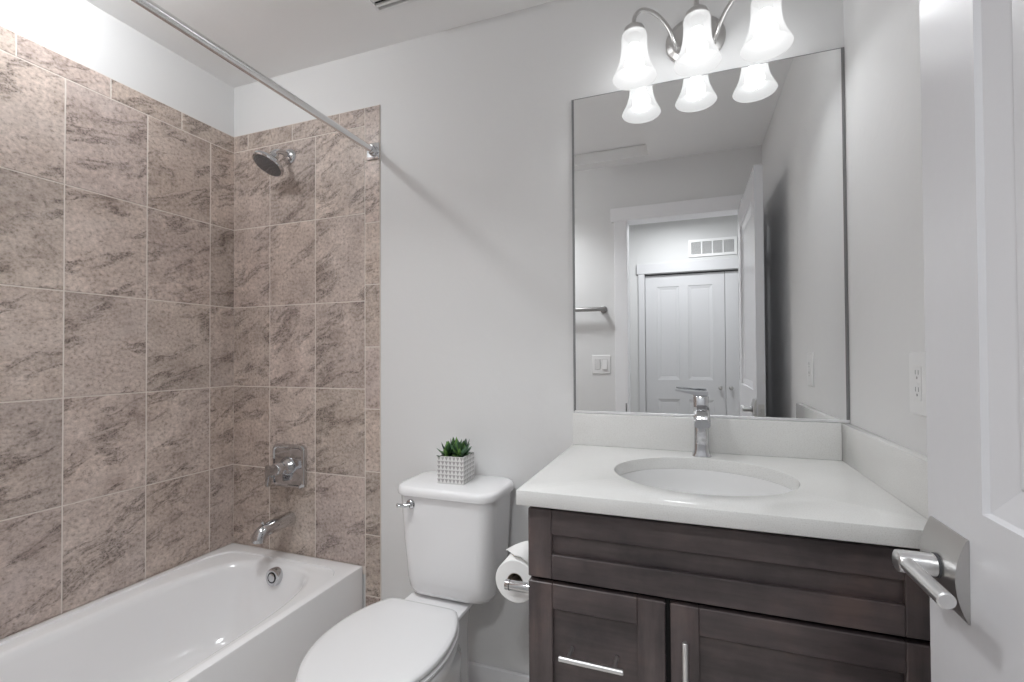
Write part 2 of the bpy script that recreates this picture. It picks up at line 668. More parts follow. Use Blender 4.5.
def field(cols, top_splits, bull):
    t = []
    for (z0, z1) in rows:
        for (u0, u1) in cols:
            t.append((u0, u1, max(z0, 0.335), z1))
    zt = rows[-1][1]
    for i in range(len(top_splits) - 1):
        t.append((top_splits[i], top_splits[i + 1], zt, TTOP))
    return t


bz = [0.0, 0.249, 0.4935, 0.748, 1.000, 1.2515, 1.504, 1.756, 2.010, TTOP]
cols = [(0.0065, 0.225), (0.225, 0.480), (0.480, 0.735)]
tl = field(cols, [0.0065, 0.093, 0.352, 0.607, 0.735], None)
tl += [(0.735, TX1, bz[i], bz[i + 1]) for i in range(len(bz) - 1)]
BK = [(0.0065, 0.735, 0.33, TTOP), (0.735, TX1, 0, TTOP)]
tile_wall('wall_back_tile', tl, lambda u, v, d: (u, -d, v), BK,
          'brown stone-look tile panel behind the shower head and tub spout')
tile_wall('wall_front_tile', tl, lambda u, v, d: (u, YF + d, v), BK,
          'brown stone-look tile panel at the near end of the tub')
yc = [0.0, -0.1173] + [-0.1173 - TW * i for i in range(1, 6)] + [YF]
cols = [(yc[i + 1], yc[i]) for i in range(len(yc) - 1)]
ts = [YF] + [-0.242 - 0.254 * i for i in range(5, -1, -1)] + [0.0]
ts = [ts[0]] + [v for v in ts[1:] if v > YF + 0.03]
tl = field(cols, ts, None)
tile_wall('wall_left_tile', tl, lambda u, v, d: (d, u, v), [(YF, 0, 0.33, TTOP)],
          'brown stone-look tile along the long side of the tub')

# ------------------------------------------------------------------ bathtub
TX, TZ = 0.7262, 0.3673
Y0, Y1 = -0.0075, YF + 0.0075
tub = thing('bathtub', (0.36, -0.775, 0), 'white alcove bathtub with plain apron in the tiled corner', 'bathtub')
bm = BM()
cx, cy = 0.378, -0.772
xi0, xi1 = 0.0075, TX
mid = lambda a_, b_: (a_ + b_) / 2
hx, hy = (xi1 - xi0) / 2, (Y0 - Y1) / 2
ox, oy = mid(xi0, xi1), mid(Y0, Y1)
N = 96
R = []
for (k_, z_) in ((0, 0.0), (0, TZ - 0.008), (0.002, TZ - 0.002), (0.007, TZ)):
    R.append(sellip(ox, oy, hx - k_, hy - k_, 220, z_, N))
R.append(sellip(ox, oy + 0.0, 0.331, 0.712, 9, TZ, N))
R.append(sellip(ox, oy, 0.3285, 0.709, 8.8, TZ - 0.0065, N))
for (da, db, dz, e) in ((0.296, 0.688, 0.0085, 3.7), (0.290, 0.682, 0.011, 3.6), (0.283, 0.674, 0.018, 3.5), (0.277, 0.667, 0.040, 3.4),
                        (0.268, 0.650, 0.10, 3.3), (0.258, 0.630, 0.17, 3.2), (0.246, 0.605, 0.23, 3.1),
                        (0.228, 0.575, 0.270, 3.0), (0.20, 0.53, 0.292, 3.0), (0.14, 0.42, 0.300, 2.8), (0.05, 0.20, 0.303, 2.5)):
    R.append(sellip(cx, cy + 0.0, da, db, e, TZ - dz, N))
loft(bm, R, True, True)
obj('basin', bm, M['acrylic'], tub, 40)
bm = BM()
ov = (0.374, -0.1165, 0.316)
lathe(bm, [(0.036, -0.012), (0.036, 0.004), (0.034, 0.010), (0.029, 0.0125), (0.0215, 0.0125)], ov, (0, -1, 0.12), 36)
ovo = obj('overflow_plate', bm, M['chrome'], tub, 30)
bm = BM()
lathe(bm, [(0.0215, 0.0120), (0.0215, 0.0131), (0.0165, 0.0131), (0.0165, 0.0120)], ov, (0, -1, 0.12), 36, False, False)
obj('ring', bm, M['dark'], ovo, 30)
bm = BM()
lathe(bm, [(0.0160, 0.010), (0.0160, 0.0145), (0.014, 0.0155)], ov, (0, -1, 0.12), 32)
obj('button', bm, M['chrome'], ovo, 30)
bm = BM()
lathe(bm, [(0.034, 0.0), (0.034, 0.004), (0.030, 0.006), (0.012, 0.006), (0.010, 0.010)], (0.374, -0.30, TZ - 0.3015), (0, 0, 1), 32)
obj('drain', bm, M['chrome'], tub, 30)

# ------------------------------------------------------------------ tub spout
sp = thing('tub_spout', (0.348, -TB, 0.515), 'chrome tub spout with diverter pin on the tiled wall', 'spout')
bm = BM()
path = smooth_path([(0.348, -TB, 0.515), (0.348, -0.05, 0.515), (0.348, -0.115, 0.513), (0.348, -0.150, 0.507), (0.348, -0.166, 0.490), (0.348, -0.169, 0.472)], 6)
L = len(path) - 1
rad = [0.0300 - 0.0050 * min(1, (i / L) * 1.15) for i in range(L + 1)]
rings = tube(bm, path, rad, 24, False)
bm.faces.new(list(reversed(rings[0])))
# recessed mouth
d = Vector((0, -0.15, -1)).normalized()
last = [v.co.copy() for v in rings[-1]]
cc = sum(last, Vector()) / len(last)
r1 = [bm.verts.new(cc + (p - cc) * 0.82) for p in last]
r2 = [bm.verts.new(cc + (p - cc) * 0.78 - d * 0.012) for p in last]
n = len(last)
for j in range(n):
    k = (j + 1) % n
    bm.faces.new((rings[-1][j], rings[-1][k], r1[k], r1[j]))
    bm.faces.new((r1[j], r1[k], r2[k], r2[j]))
bm.faces.new(r2)
obj('spout_body', bm, M['chrome'], sp, 40)
bm = BM()
lathe(bm, [(0.0035, 0), (0.0035, 0.010), (0.0065, 0.011), (0.0068, 0.016), (0.005, 0.019)], (0.348, -0.146, 0.531), (0, -0.25, 1), 16)
obj('diverter_pin', bm, M['chrome'], sp, 40)

# ------------------------------------------------------------------ shower valve
va = thing('shower_valve', (0.349, -TB, 0.742), 'chrome square shower valve with lever handle above the spout', 'shower valve')
bm = BM()
cxv, czv = 0.349, 0.743


def rr_xz(cx_, cz_, hx_, hz_, r, y, n=6):
    return [(p[0], y, p[1]) for p in rrect(cx_, cz_, hx_, hz_, r, 0, n)]


loft(bm, [rr_xz(cxv, czv, 0.089, 0.092, 0.026, -TB), rr_xz(cxv, czv, 0.089, 0.092, 0.026, -0.020), rr_xz(cxv, czv, 0.086, 0.089, 0.024, -0.0255),
          rr_xz(cxv, czv, 0.078, 0.081, 0.02, -0.027), rr_xz(cxv, czv, 0.074, 0.077, 0.018, -0.0235)])
obj('trim_plate', bm, M['chrome'], va, 30)
bm = BM()
lathe(bm, [(0.040, 0.0), (0.038, 0.010), (0.030, 0.022), (0.026, 0.040), (0.0255, 0.068), (0.022, 0.073)], (cxv, -0.0230, czv), (0, -1, 0), 32)
obj('hub', bm, M['chrome'], va, 35)
bm = BM()
# lever arm: leaves the hub to the left and ends in a flat hanging paddle
y_ = -0.0230
loft(bm, [[(cxv + 0.014, y_ - 0.050, czv + 0.016), (cxv + 0.014, y_ - 0.072, czv + 0.016), (cxv + 0.014, y_ - 0.072, czv - 0.018), (cxv + 0.014, y_ - 0.050, czv - 0.018)],
          [(cxv - 0.030, y_ - 0.050, czv + 0.013), (cxv - 0.030, y_ - 0.072, czv + 0.013), (cxv - 0.030, y_ - 0.072, czv - 0.030), (cxv - 0.030, y_ - 0.050, czv - 0.030)],
          [(cxv - 0.046, y_ - 0.046, czv + 0.012), (cxv - 0.046, y_ - 0.066, czv + 0.012), (cxv - 0.046, y_ - 0.066, czv - 0.078), (cxv - 0.046, y_ - 0.046, czv - 0.078)],
          [(cxv - 0.074, y_ - 0.038, czv + 0.008), (cxv - 0.074, y_ - 0.052, czv + 0.008), (cxv - 0.074, y_ - 0.052, czv - 0.082), (cxv - 0.074, y_ - 0.038, czv - 0.082)]])
bmesh.ops.bevel(bm, geom=bm.edges[:], offset=0.003, segments=2, affect='EDGES', clamp_overlap=True)
obj('lever_handle', bm, M['chrome'], va, 30)

# ------------------------------------------------------------------ shower head
sh = thing('showerhead', (0.341, -TB, 2.089), 'chrome round shower head on a short arm high on the tile', 'shower head')
bm = BM()
lathe(bm, [(0.034, 0.0), (0.033, 0.006), (0.026, 0.013), (0.014, 0.017)], (0.341, -TB, 2.089), (0, -1, 0), 32)
obj('flange', bm, M['chrome'], sh, 40)
bm = BM()
arm_end = Vector((0.341, -0.098, 2.062))
tube(bm, smooth_path([(0.341, -0.012, 2.089), (0.341, -0.045, 2.092), (0.341, -0.075, 2.082), arm_end], 8), 0.0115, 16)
obj('arm', bm, M['chrome'], sh, 40)
nrm = Vector((-0.16, -0.47, -0.86)).normalized()
hc = Vector((0.343, -0.118, 2.014))
bm = BM()
lathe(bm, [(0.012, -0.058), (0.018, -0.050), (0.018, -0.036), (0.030, -0.026), (0.054, -0.012), (0.063, -0.004), (0.064, 0.006), (0.061, 0.011), (0.056, 0.0115)], hc, nrm, 40)
hd = obj('spray_head', bm, M['chrome'], sh, 35)
bm = BM()
lathe(bm, [(0.056, 0.004), (0.056, 0.0118), (0.043, 0.013)], hc, nrm, 40)
ax_, ay_, _ = frame_axes(nrm)
for (rr_, cnt) in ((0.012, 6), (0.024, 10), (0.036, 14), (0.048, 18)):
    for i in range(cnt):
        t = 2 * PI * i / cnt
        p = hc + nrm * 0.0125 + (ax_ * math.cos(t) + ay_ * math.sin(t)) * rr_
        lathe(bm, [(0.0034, 0), (0.0022, 0.003)], p, nrm, 6)
obj('spray_face', bm, M['nozzle'], hd, 35)

# ------------------------------------------------------------------ shower curtain rod
RX, RZ = 0.786, 2.041
rd = thing('curtain_rod', (RX, -0.775, RZ), 'bare steel shower curtain rod spanning above the tub edge', 'curtain rod')
bm = BM()
lathe(bm, [(0.0127, 0.010), (0.0127, 1.525)], (RX, -0.006, RZ), (0, -1, 0), 24)
obj('rod', bm, M['rod'], rd, 40)
for (yy, s) in ((-TB, -1), (YF + TB, 1)):
    bm = BM()
    ya, yb = sorted((yy, yy + s * 0.006))
    box(bm, RX - 0.036, RX + 0.0215, ya, yb, RZ - 0.032, RZ + 0.034, 0.0015)
    lathe(bm, [(0.021, 0.005), (0.0205, 0.016), (0.0165, 0.020), (0.0165, 0.032), (0.0150, 0.034)], (RX, yy, RZ), (0, s, 0), 24)
    obj('flange', bm, M['chrome'], rd, 35)

# ------------------------------------------------------------------ toilet
TC = 1.210
to = thing('toilet', (TC, -0.35, 0), 'white two-piece toilet with closed lid between tub and vanity', 'toilet')


def egg(cx_, yb, yf, w, z, n=64, e_back=3.2, split=0.42):
    """closed loop: squarish back at yb, long round front at yf (yf<yb), half-width w"""
    ym = yb + (yf - yb) * split
    pts = []
    for i in range(n):
        t = 2 * PI * i / n
        c, s = math.cos(t), math.sin(t)
        if s >= 0:
            x = w * math.copysign(abs(c) ** (2 / e_back), c)
            y = ym + (yb - ym) * abs(s) ** (2 / e_back)
        else:
            x = w * math.copysign(abs(c) ** (2 / 2.15), c)
            y = ym + (yf - ym) * abs(s) ** (2 / 2.15)
        pts.append((cx_ + x, y, z))
    return pts


def lid_ring(cx_, w, yb, yf, z, n=96, ym=-0.487):
    """ellipse cut straight across its back, corners eased"""
    bb = 0.265 + (w - 0.183)
    pts = []
    for i in range(n):
        t = 2 * PI * i / n
        c, s = math.cos(t), math.sin(t)
        x = w * c
        y = ym + (bb * s if s > 0 else (ym - yf) * s)
        if y > yb - 0.012:
            k = (y - (yb - 0.012)) / 0.06
            y = yb - 0.012 + 0.012 * (1 - math.exp(-5.0 * k)) if k > 0 else y
        pts.append((cx_ + x, y, z))
    return pts


CB = 1.174   # bowl centre
bm = BM()
eg = lambda yb, yf, w, z: egg(CB, yb, yf, w, z, 96, 2.0)
loft(bm, [eg(-0.08, -0.60, 0.120, 0.0), eg(-0.08, -0.60, 0.120, 0.025), eg(-0.10, -0.585, 0.112, 0.05), eg(-0.12, -0.58, 0.112, 0.13),
          eg(-0.14, -0.61, 0.122, 0.20), eg(-0.17, -0.665, 0.146, 0.28), lid_ring(CB - 0.001, 0.174, -0.255, -0.722, 0.345), lid_ring(CB - 0.001, 0.185, -0.262, -0.736, 0.378),
          lid_ring(CB - 0.001, 0.187, -0.264, -0.738, 0.392), lid_ring(CB - 0.001, 0.183, -0.268, -0.733, 0.3985)])
obj('bowl', bm, M['porcelain'], to, 50)
bm = BM()
DC = CB + 0.004
dk = lambda hx_, y0_, y1_, r, z: rrect(DC, (y0_ + y1_) / 2, hx_, abs(y1_ - y0_) / 2, r, z, 5)
loft(bm, [dk(0.050, -0.05, -0.28, 0.03, 0.0), dk(0.048, -0.05, -0.28, 0.03, 0.25), dk(0.054, -0.04, -0.30, 0.03, 0.32), dk(0.068, -0.022, -0.32, 0.03, 0.350), dk(0.096, -0.02, -0.335, 0.015, 0.374), dk(0.112, -0.02, -0.335, 0.012, 0.386), dk(0.113, -0.02, -0.335, 0.012, 0.394), dk(0.110, -0.023, -0.332, 0.011, 0.3985)])
obj('tank_deck', bm, M['porcelain'], to, 50)


def tank_ring(hw, yb, yf, r, z, bow=0.012):
    pts = rrect(TC, (yb + yf) / 2, hw, (yb - yf) / 2, r, z, 8)
    out = []
    for (x, y, zz) in pts:
        k = max(0.0, 1 - ((x - TC) / hw) ** 2)
        if y < (yb + yf) / 2:
            y -= bow * k
        out.append((x, y, zz))
    return out


LT = 0.778
bm = BM()
loft(bm, [tank_ring(0.128, -0.035, -0.185, 0.04, 0.408), tank_ring(0.147, -0.030, -0.200, 0.05, 0.414), tank_ring(0.158, -0.026, -0.208, 0.055, 0.432),
          tank_ring(0.163, -0.024, -0.212, 0.055, 0.465), tank_ring(0.170, -0.022, -0.220, 0.05, 0.60), tank_ring(0.176, -0.020, -0.226, 0.045, LT - 0.032)])
obj('tank', bm, M['porcelain'], to, 50)
bm = BM()
loft(bm, [tank_ring(0.178, -0.016, -0.229, 0.05, LT - 0.0325), tank_ring(0.185, -0.010, -0.236, 0.055, LT - 0.029), tank_ring(0.187, -0.008, -0.238, 0.056, LT - 0.020),
          tank_ring(0.186, -0.009, -0.237, 0.056, LT - 0.009), tank_ring(0.181, -0.014, -0.232, 0.052, LT - 0.002), tank_ring(0.173, -0.022, -0.224, 0.047, LT)])
obj('tank_lid', bm, M['porcelain'], to, 50)
bm = BM()
SB = CB - 0.001
loft(bm, [lid_ring(SB, 0.181, -0.284, -0.731, 0.4015), lid_ring(SB, 0.1865, -0.279, -0.738, 0.4045), lid_ring(SB, 0.1865, -0.279, -0.738, 0.4115), lid_ring(SB, 0.1825, -0.283, -0.733, 0.4145)])
obj('seat_ring', bm, M['seat'], to, 50)
bm = BM()
loft(bm, [lid_ring(SB, 0.177, -0.287, -0.726, 0.4172), lid_ring(SB, 0.183, -0.280, -0.733, 0.420), lid_ring(SB, 0.183, -0.280, -0.733, 0.428), lid_ring(SB, 0.179, -0.284, -0.728, 0.4325),
          lid_ring(SB, 0.167, -0.295, -0.713, 0.4352), lid_ring(SB, 0.11, -0.34, -0.62, 0.4362)])
obj('seat_lid', bm, M['seat'], to, 50)
FX, FY, FZ = 1.094, -0.2265, 0.7200
bm = BM()
lathe(bm, [(0.0165, 0.0), (0.0165, 0.005), (0.013, 0.010), (0.009, 0.012), (0.009, 0.022)], (FX, FY, FZ), (0, -1, 0), 24)
fl = obj('flush_lever', bm, M['chrome'], to, 40)
bm = BM()
tube(bm, smooth_path([(FX + 0.006, FY - 0.020, FZ), (FX - 0.008, FY - 0.025, FZ), (FX - 0.020, FY - 0.032, FZ + 0.001), (FX - 0.032, FY - 0.038, FZ + 0.002)], 5),
     [0.0075] * 6 + [0.0062] * 5 + [0.0065] * 3 + [0.0075, 0.006], 14)
obj('handle', bm, M['chrome'], fl, 40)
bm = BM()
tube(bm, smooth_path([(1.02, -0.016, 0.18), (1.02, -0.06, 0.18), (1.03, -0.075, 0.22), (1.07, -0.08, 0.34), (1.085, -0.09, 0.42)], 6), 0.006, 10)
obj('supply_hose', bm, M['rod'], to, 40)

# ------------------------------------------------------------------ planter
PX, PY, PS = 1.2035, -0.114, 0.0488
po = thing('potted_succulent', (PX, PY, LT), 'small green succulent in a triangle-patterned square pot on the toilet tank', 'potted plant')
bm = BM()
uvl = bm.loops.layers.uv.new('UVMap')
h_ = 0.092
ang = math.radians(3)
rot2 = lambda x, y: (PX + x * math.cos(ang) - y * math.sin(ang), PY + x * math.sin(ang) + y * math.cos(ang))
sq = [(-1, -1), (1, -1), (1, 1), (-1, 1)]
ring = lambda s_, z_: [bm.verts.new(rot2(x * s_, y * s_) + (z_,)) for x, y in sq]
r0 = ring(PS - 0.0015, LT + 0.0005); r1 = ring(PS, LT + 0.003); r2 = ring(PS, LT + h_ - 0.002); r3 = ring(PS - 0.0015, LT + h_); r4 = ring(PS - 0.006, LT + h_); r5 = ring(PS - 0.007, LT + h_ - 0.012)
for (ra, rb, va_, vb_) in ((r0, r1, 0.0, 0.02), (r1, r2, 0.02, 0.98), (r2, r3, 0.98, 0.99), (r3, r4, 0.01, 0.01), (r4, r5, 0.01, 0.01)):
    for j in range(4):
        k = (j + 1) % 4
        f = bm.faces.new((ra[j], ra[k], rb[k], rb[j]))
        for lp, (u_, v_) in zip(f.loops, ((0, va_), (1, va_), (1, vb_), (0, vb_))):
            lp[uvl].uv = (u_, v_)
bm.faces.new(list(reversed(r0)))
bm.faces.new(r5)
obj('pot', bm, M['planter'], po, 0)
bm = BM()
loft(bm, [[rot2(x * (PS - 0.0075), y * (PS - 0.0075)) + (z_,) for x, y in sq] for z_ in (LT + h_ - 0.0118, LT + h_ - 0.006)])
obj('soil', bm, M['soil'], po, 0)
bm = BM()
lt_ = bm.verts.layers.float_color.new('tint')
rnd = random.Random(3)


def leaf(base, dirv, length, width, colr):
    dirv = dirv.normalized()
    side = dirv.cross(Vector((0, 0, 1)))
    if side.length < 0.05: side = Vector((1, 0, 0))
    side.normalize()
    nr = side.cross(dirv).normalized()
    prof = [(0, 0.45), (0.2, 0.8), (0.45, 1.0), (0.7, 0.8), (0.88, 0.42), (1.0, 0.05)]
    rr = []
    for (t, w_) in prof:
        p = base + dirv * length * t + nr * (-0.16 * length * (t ** 2)) * -1
        ring_ = []
        for (sx_, sn) in ((-1, 0.15), (-0.5, -0.28), (0.5, -0.28), (1, 0.15), (0.45, 0.12), (-0.45, 0.12)):
            vv = bm.verts.new(p + side * sx_ * width * w_ * 0.5 + nr * sn * width * w_ * 0.6)
            g = 0.75 + 0.5 * t
            vv[lt_] = (colr[0] * g, colr[1] * g, colr[2] * g, 1)
            ring_.append(vv)
        rr.append(ring_)
    for i in range(len(rr) - 1):
        for j in range(6):
            k = (j + 1) % 6
            bm.faces.new((rr[i][j], rr[i][k], rr[i + 1][k], rr[i + 1][j]))
    bm.faces.new(list(reversed(rr[0])))
    bm.faces.new(rr[-1])


base_z = LT + h_ - 0.008
for (ox_, oy_, sc_) in ((0, 0, 1.1), (-0.024, -0.018, 0.90), (0.025, -0.014, 0.95), (0.018, 0.022, 0.95), (-0.020, 0.020, 1.0)):
    for ringi, (el, cnt, ln) in enumerate(((78, 2, 0.046), (58, 4, 0.050), (36, 5, 0.050), (14, 5, 0.046))):
        for i in range(cnt):
            t = 2 * PI * (i + rnd.uniform(-0.25, 0.25)) / cnt + ringi * 0.5
            e_ = math.radians(el + rnd.uniform(-9, 9))
            gcol = rnd.choice([(0.030, 0.075, 0.028), (0.05, 0.12, 0.035), (0.12, 0.24, 0.06), (0.018, 0.045, 0.025), (0.09, 0.18, 0.10)])
            leaf(Vector((PX + ox_, PY + oy_, base_z + 0.004 * (3 - ringi))), Vector((math.cos(t) * math.cos(e_), math.sin(t) * math.cos(e_), math.sin(e_))),
                 ln * sc_ * rnd.uniform(0.85, 1.15), 0.0165 * rnd.uniform(0.85, 1.2), gcol)
obj('foliage', bm, M['leaf'], po, 50)

# ------------------------------------------------------------------ vanity cabinet
VX0, VX1, VY, VTOP = 1.612, 2.3995, -0.540, 0.8755
vc = thing('vanity_cabinet', (2.0, -0.27, 0), 'dark espresso wood vanity cabinet with shaker fronts under the white counter', 'cabinet')
bm = BM()
box(bm, VX0, VX0 + 0.018, VY + 0.021, -0.002, 0.0, VTOP)
box(bm, VX1 - 0.018, VX1, VY + 0.021, -0.002, 0.0, VTOP)
box(bm, VX0 + 0.018, VX1 - 0.018, -0.012, -0.002, 0.09, VTOP)
box(bm, VX0 + 0.018, VX1 - 0.018, VY + 0.021, -0.012, 0.09, 0.108)
obj('carcass', bm, M['wood_v'], vc, 0)
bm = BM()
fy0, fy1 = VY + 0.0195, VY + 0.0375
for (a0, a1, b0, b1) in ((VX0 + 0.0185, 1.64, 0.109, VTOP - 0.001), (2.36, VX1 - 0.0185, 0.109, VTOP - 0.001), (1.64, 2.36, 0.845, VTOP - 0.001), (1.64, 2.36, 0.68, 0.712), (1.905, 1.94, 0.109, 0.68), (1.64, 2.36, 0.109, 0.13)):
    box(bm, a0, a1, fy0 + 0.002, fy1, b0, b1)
obj('face_frame', bm, M['dark'], vc, 0)  # frame coloured near-black as painted shade in the gaps between fronts
bm = BM()
box(bm, VX0 + 0.018, VX1 - 0.018, VY + 0.09, VY + 0.105, 0.0, 0.09)
obj('toe_kick', bm, M['wood_h'], vc, 0)


def shaker(name, x0, x1, z0, z1, fw, parent, frame_mats):
    """rails and stiles with an inset flat panel"""
    yb = VY + 0.019
    o = None
    bm = BM()
    s = 0.0018
    box(bm, x0, x0 + fw, VY, yb, z0, z1, s, 1)
    box(bm, x1 - fw, x1, VY, yb, z0, z1, s, 1)
    box(bm, x0 + fw, x1 - fw, VY, yb, z1 - fw, z1, s, 1)
    box(bm, x0 + fw, x1 - fw, VY, yb, z0, z0 + fw, s, 1)
    box(bm, x0 + fw - 0.004, x1 - fw + 0.004, VY + 0.012, yb - 0.001, z0 + fw - 0.004, z1 - fw + 0.004)
    wide = (x1 - x0) > (z1 - z0) * 0.8
    for f in bm.faces:
        c = f.calc_center_median()
        rail = x0 + fw + 0.0002 < c.x < x1 - fw - 0.0002
        inset = rail and z0 + fw < c.z < z1 - fw
        f.material_index = 1 if (rail and (wide or not inset)) else 0
    return obj(name, bm, [M['wood_v'], M['wood_h']], parent, 0)


def bar_pull(parent, c, horizontal, length=0.148):
    r = 0.006
    bm = BM()
    x, z = c
    yo = VY - 0.034
    if horizontal:
        lathe(bm, [(r - 0.001, -length / 2), (r, -length / 2 + 0.001), (r, length / 2 - 0.001), (r - 0.001, length / 2)], (x, yo, z), (1, 0, 0), 16)
        ends = [(x - length * 0.36, z), (x + length * 0.36, z)]
    else:
        lathe(bm, [(r - 0.001, -length / 2), (r, -length / 2 + 0.001), (r, length / 2 - 0.001), (r - 0.001, length / 2)], (x, yo, z), (0, 0, 1), 16)
        ends = [(x, z - length * 0.36), (x, z + length * 0.36)]
    depth = 0.034 if not horizontal else 0.044
    for (px, pz) in ends:
        lathe(bm, [(0.0048, 0.0), (0.0048, depth)], (px, yo, pz), (0, 1, 0), 12)
    return obj('bar_pull', bm, M['nickel_bar'], parent, 40)


FR = 2.390
shaker('false_front', VX0, FR, 0.7005, 0.8585, 0.0565, vc, None)
d1 = shaker('drawer', VX0, 1.9165, 0.365, 0.6905, 0.0575, vc, None)
bar_pull(d1, (1.763, 0.547), True, 0.140)
d2 = shaker('drawer', VX0, 1.9165, 0.112, 0.359, 0.0575, vc, None)
bar_pull(d2, (1.763, 0.235), True, 0.140)
dr = shaker('cabinet_door', 1.927, FR, 0.112, 0.6905, 0.0565, vc, None)
bar_pull(dr, (1.956, 0.560), False, 0.148)

# ------------------------------------------------------------------ countertop
KX0, KX1, KY, KZ, KB = 1.598, W - 0.0005, -0.5815, 0.910, 0.8765
SX, SY, SA, SBB = 1.9965, -0.294, 0.2175, 0.186
ct = thing('vanity_countertop', (2.0, -0.29, KB), 'white quartz countertop with low splash pieces on the dark vanity', 'countertop')
bm = BM()
n = 96
yb_ = -0.0005
rO = lambda i_, z: rect_ring(SX, SY, KX0 + i_, KX1, KY + i_, yb_, z, n)
rE = lambda k, z: sellip(SX, SY, SA + k, SBB + k, 2, z, n)
loft(bm, [rE(0.0, KB), rO(0.001, KB), rO(0.0, KB + 0.002), rO(0.0, KZ - 0.003), rO(0.0008, KZ - 0.0008), rO(0.003, KZ), rE(0.003, KZ), rE(0.0008, KZ - 0.0008), rE(0.0, KZ - 0.003), rE(0.0, KB)], False, False)
bmesh.ops.remove_doubles(bm, verts=bm.verts[:], dist=1e-6)
obj('slab', bm, M['quartz'], ct, 35)
bm = BM(); box(bm, KX0, W - 0.0248, -0.0205, -0.0005, KZ + 0.0003, 1.0162, 0.0015)
obj('backsplash', bm, M['quartz'], ct, 30)
bm = BM(); box(bm, W - 0.0246, W - 0.0005, KY, -0.0005, KZ + 0.0003, 1.0162, 0.0015)
obj('side_splash', bm, M['quartz'], ct, 30)

# sink
sk = thing('sink', (SX, SY, 0.72), 'white oval undermount sink set in the quartz counter', 'sink')
bm = BM()
e_ = lambda k, z, dy=0.0: sellip(SX, SY + dy, SA * k, SBB * k, 2, z, 64)
loft(bm, [e_(1.06, KB - 0.0005), e_(0.995, KB - 0.0005), e_(0.985, KB - 0.006), e_(0.965, KB - 0.03), e_(0.92, KB - 0.07), e_(0.82, KB - 0.11), e_(0.64, KB - 0.135), e_(0.40, KB - 0.146), e_(0.16, KB - 0.150), e_(0.10, KB - 0.152)], False, True)
bmesh.ops.recalc_face_normals(bm, faces=bm.faces[:])
obj('bowl', bm, M['sink'], sk, 50)
bm = BM()
lathe(bm, [(0.030, 0.0), (0.030, 0.002), (0.024, 0.003), (0.010, 0.0035)], (SX, SY, KB - 0.1515), (0, 0, 1), 28)
obj('drain', bm, M['chrome'], sk, 35)

# ------------------------------------------------------------------ faucet
FXc, FYc = 2.0045, -0.066
fa = thing('faucet', (FXc, FYc, KZ), 'chrome single-lever faucet standing behind the oval sink', 'faucet')
bm = BM()
fr_ = lambda hx_, hy_, z, r=0.012, dy=0.0: rrect(FXc, FYc + dy, hx_, hy_, r, z, 5)
loft(bm, [fr_(0.0265, 0.0255, KZ + 0.0003, 0.010), fr_(0.0265, 0.0255, KZ + 0.003, 0.010), fr_(0.0235, 0.0235, KZ + 0.010), fr_(0.0215, 0.022, KZ + 0.022), fr_(0.0205, 0.021, KZ + 0.05), fr_(0.0205, 0.021, KZ + 0.11),
          fr_(0.021, 0.022, KZ + 0.135), fr_(0.0215, 0.0225, KZ + 0.176), fr_(0.0200, 0.021, KZ + 0.179)])
obj('body', bm, M['chrome'], fa, 35)
bm = BM()
# spout: rises out of the body front, runs forward and tips down
sect = lambda y, zt, zb, hw: [(FXc - hw, y, zb + 0.005), (FXc - hw + 0.004, y, zb), (FXc + hw - 0.004, y, zb), (FXc + hw, y, zb + 0.005), (FXc + hw, y, zt - 0.009), (FXc + hw - 0.008, y, zt), (FXc - hw + 0.008, y, zt), (FXc - hw, y, zt - 0.009)]
loft(bm, [sect(FYc - 0.012, KZ + 0.155, KZ + 0.105, 0.0208), sect(FYc - 0.035, KZ + 0.150, KZ + 0.106, 0.0215), sect(FYc - 0.070, KZ + 0.139, KZ + 0.104, 0.022), sect(FYc - 0.098, KZ + 0.128, KZ + 0.099, 0.022), sect(FYc - 0.106, KZ + 0.120, KZ + 0.098, 0.021)])
so = obj('spout', bm, M['chrome'], fa, 30)
bm = BM()
lathe(bm, [(0.011, 0), (0.011, 0.006), (0.009, 0.006)], (FXc, FYc - 0.086, KZ + 0.1025), (0, 0, -1), 20)
obj('aerator', bm, M['darkgrey'], so, 35)
bm = BM()
zt = KZ + 0.181
loft(bm, [[(FXc + 0.020, FYc - 0.018, zt), (FXc + 0.020, FYc + 0.018, zt), (FXc + 0.020, FYc + 0.018, zt + 0.012), (FXc + 0.020, FYc - 0.018, zt + 0.012)],
          [(FXc - 0.020, FYc - 0.018, zt + 0.001), (FXc - 0.020, FYc + 0.018, zt + 0.001), (FXc - 0.020, FYc + 0.018, zt + 0.013), (FXc - 0.020, FYc - 0.018, zt + 0.013)],
          [(FXc - 0.074, FYc - 0.014, zt + 0.012), (FXc - 0.074, FYc + 0.014, zt + 0.012), (FXc - 0.074, FYc + 0.014, zt + 0.017), (FXc - 0.074, FYc - 0.014, zt + 0.017)]])
bmesh.ops.bevel(bm, geom=bm.edges[:], offset=0.0018, segments=2, affect='EDGES', clamp_overlap=True)
obj('lever', bm, M['chrome'], fa, 30)

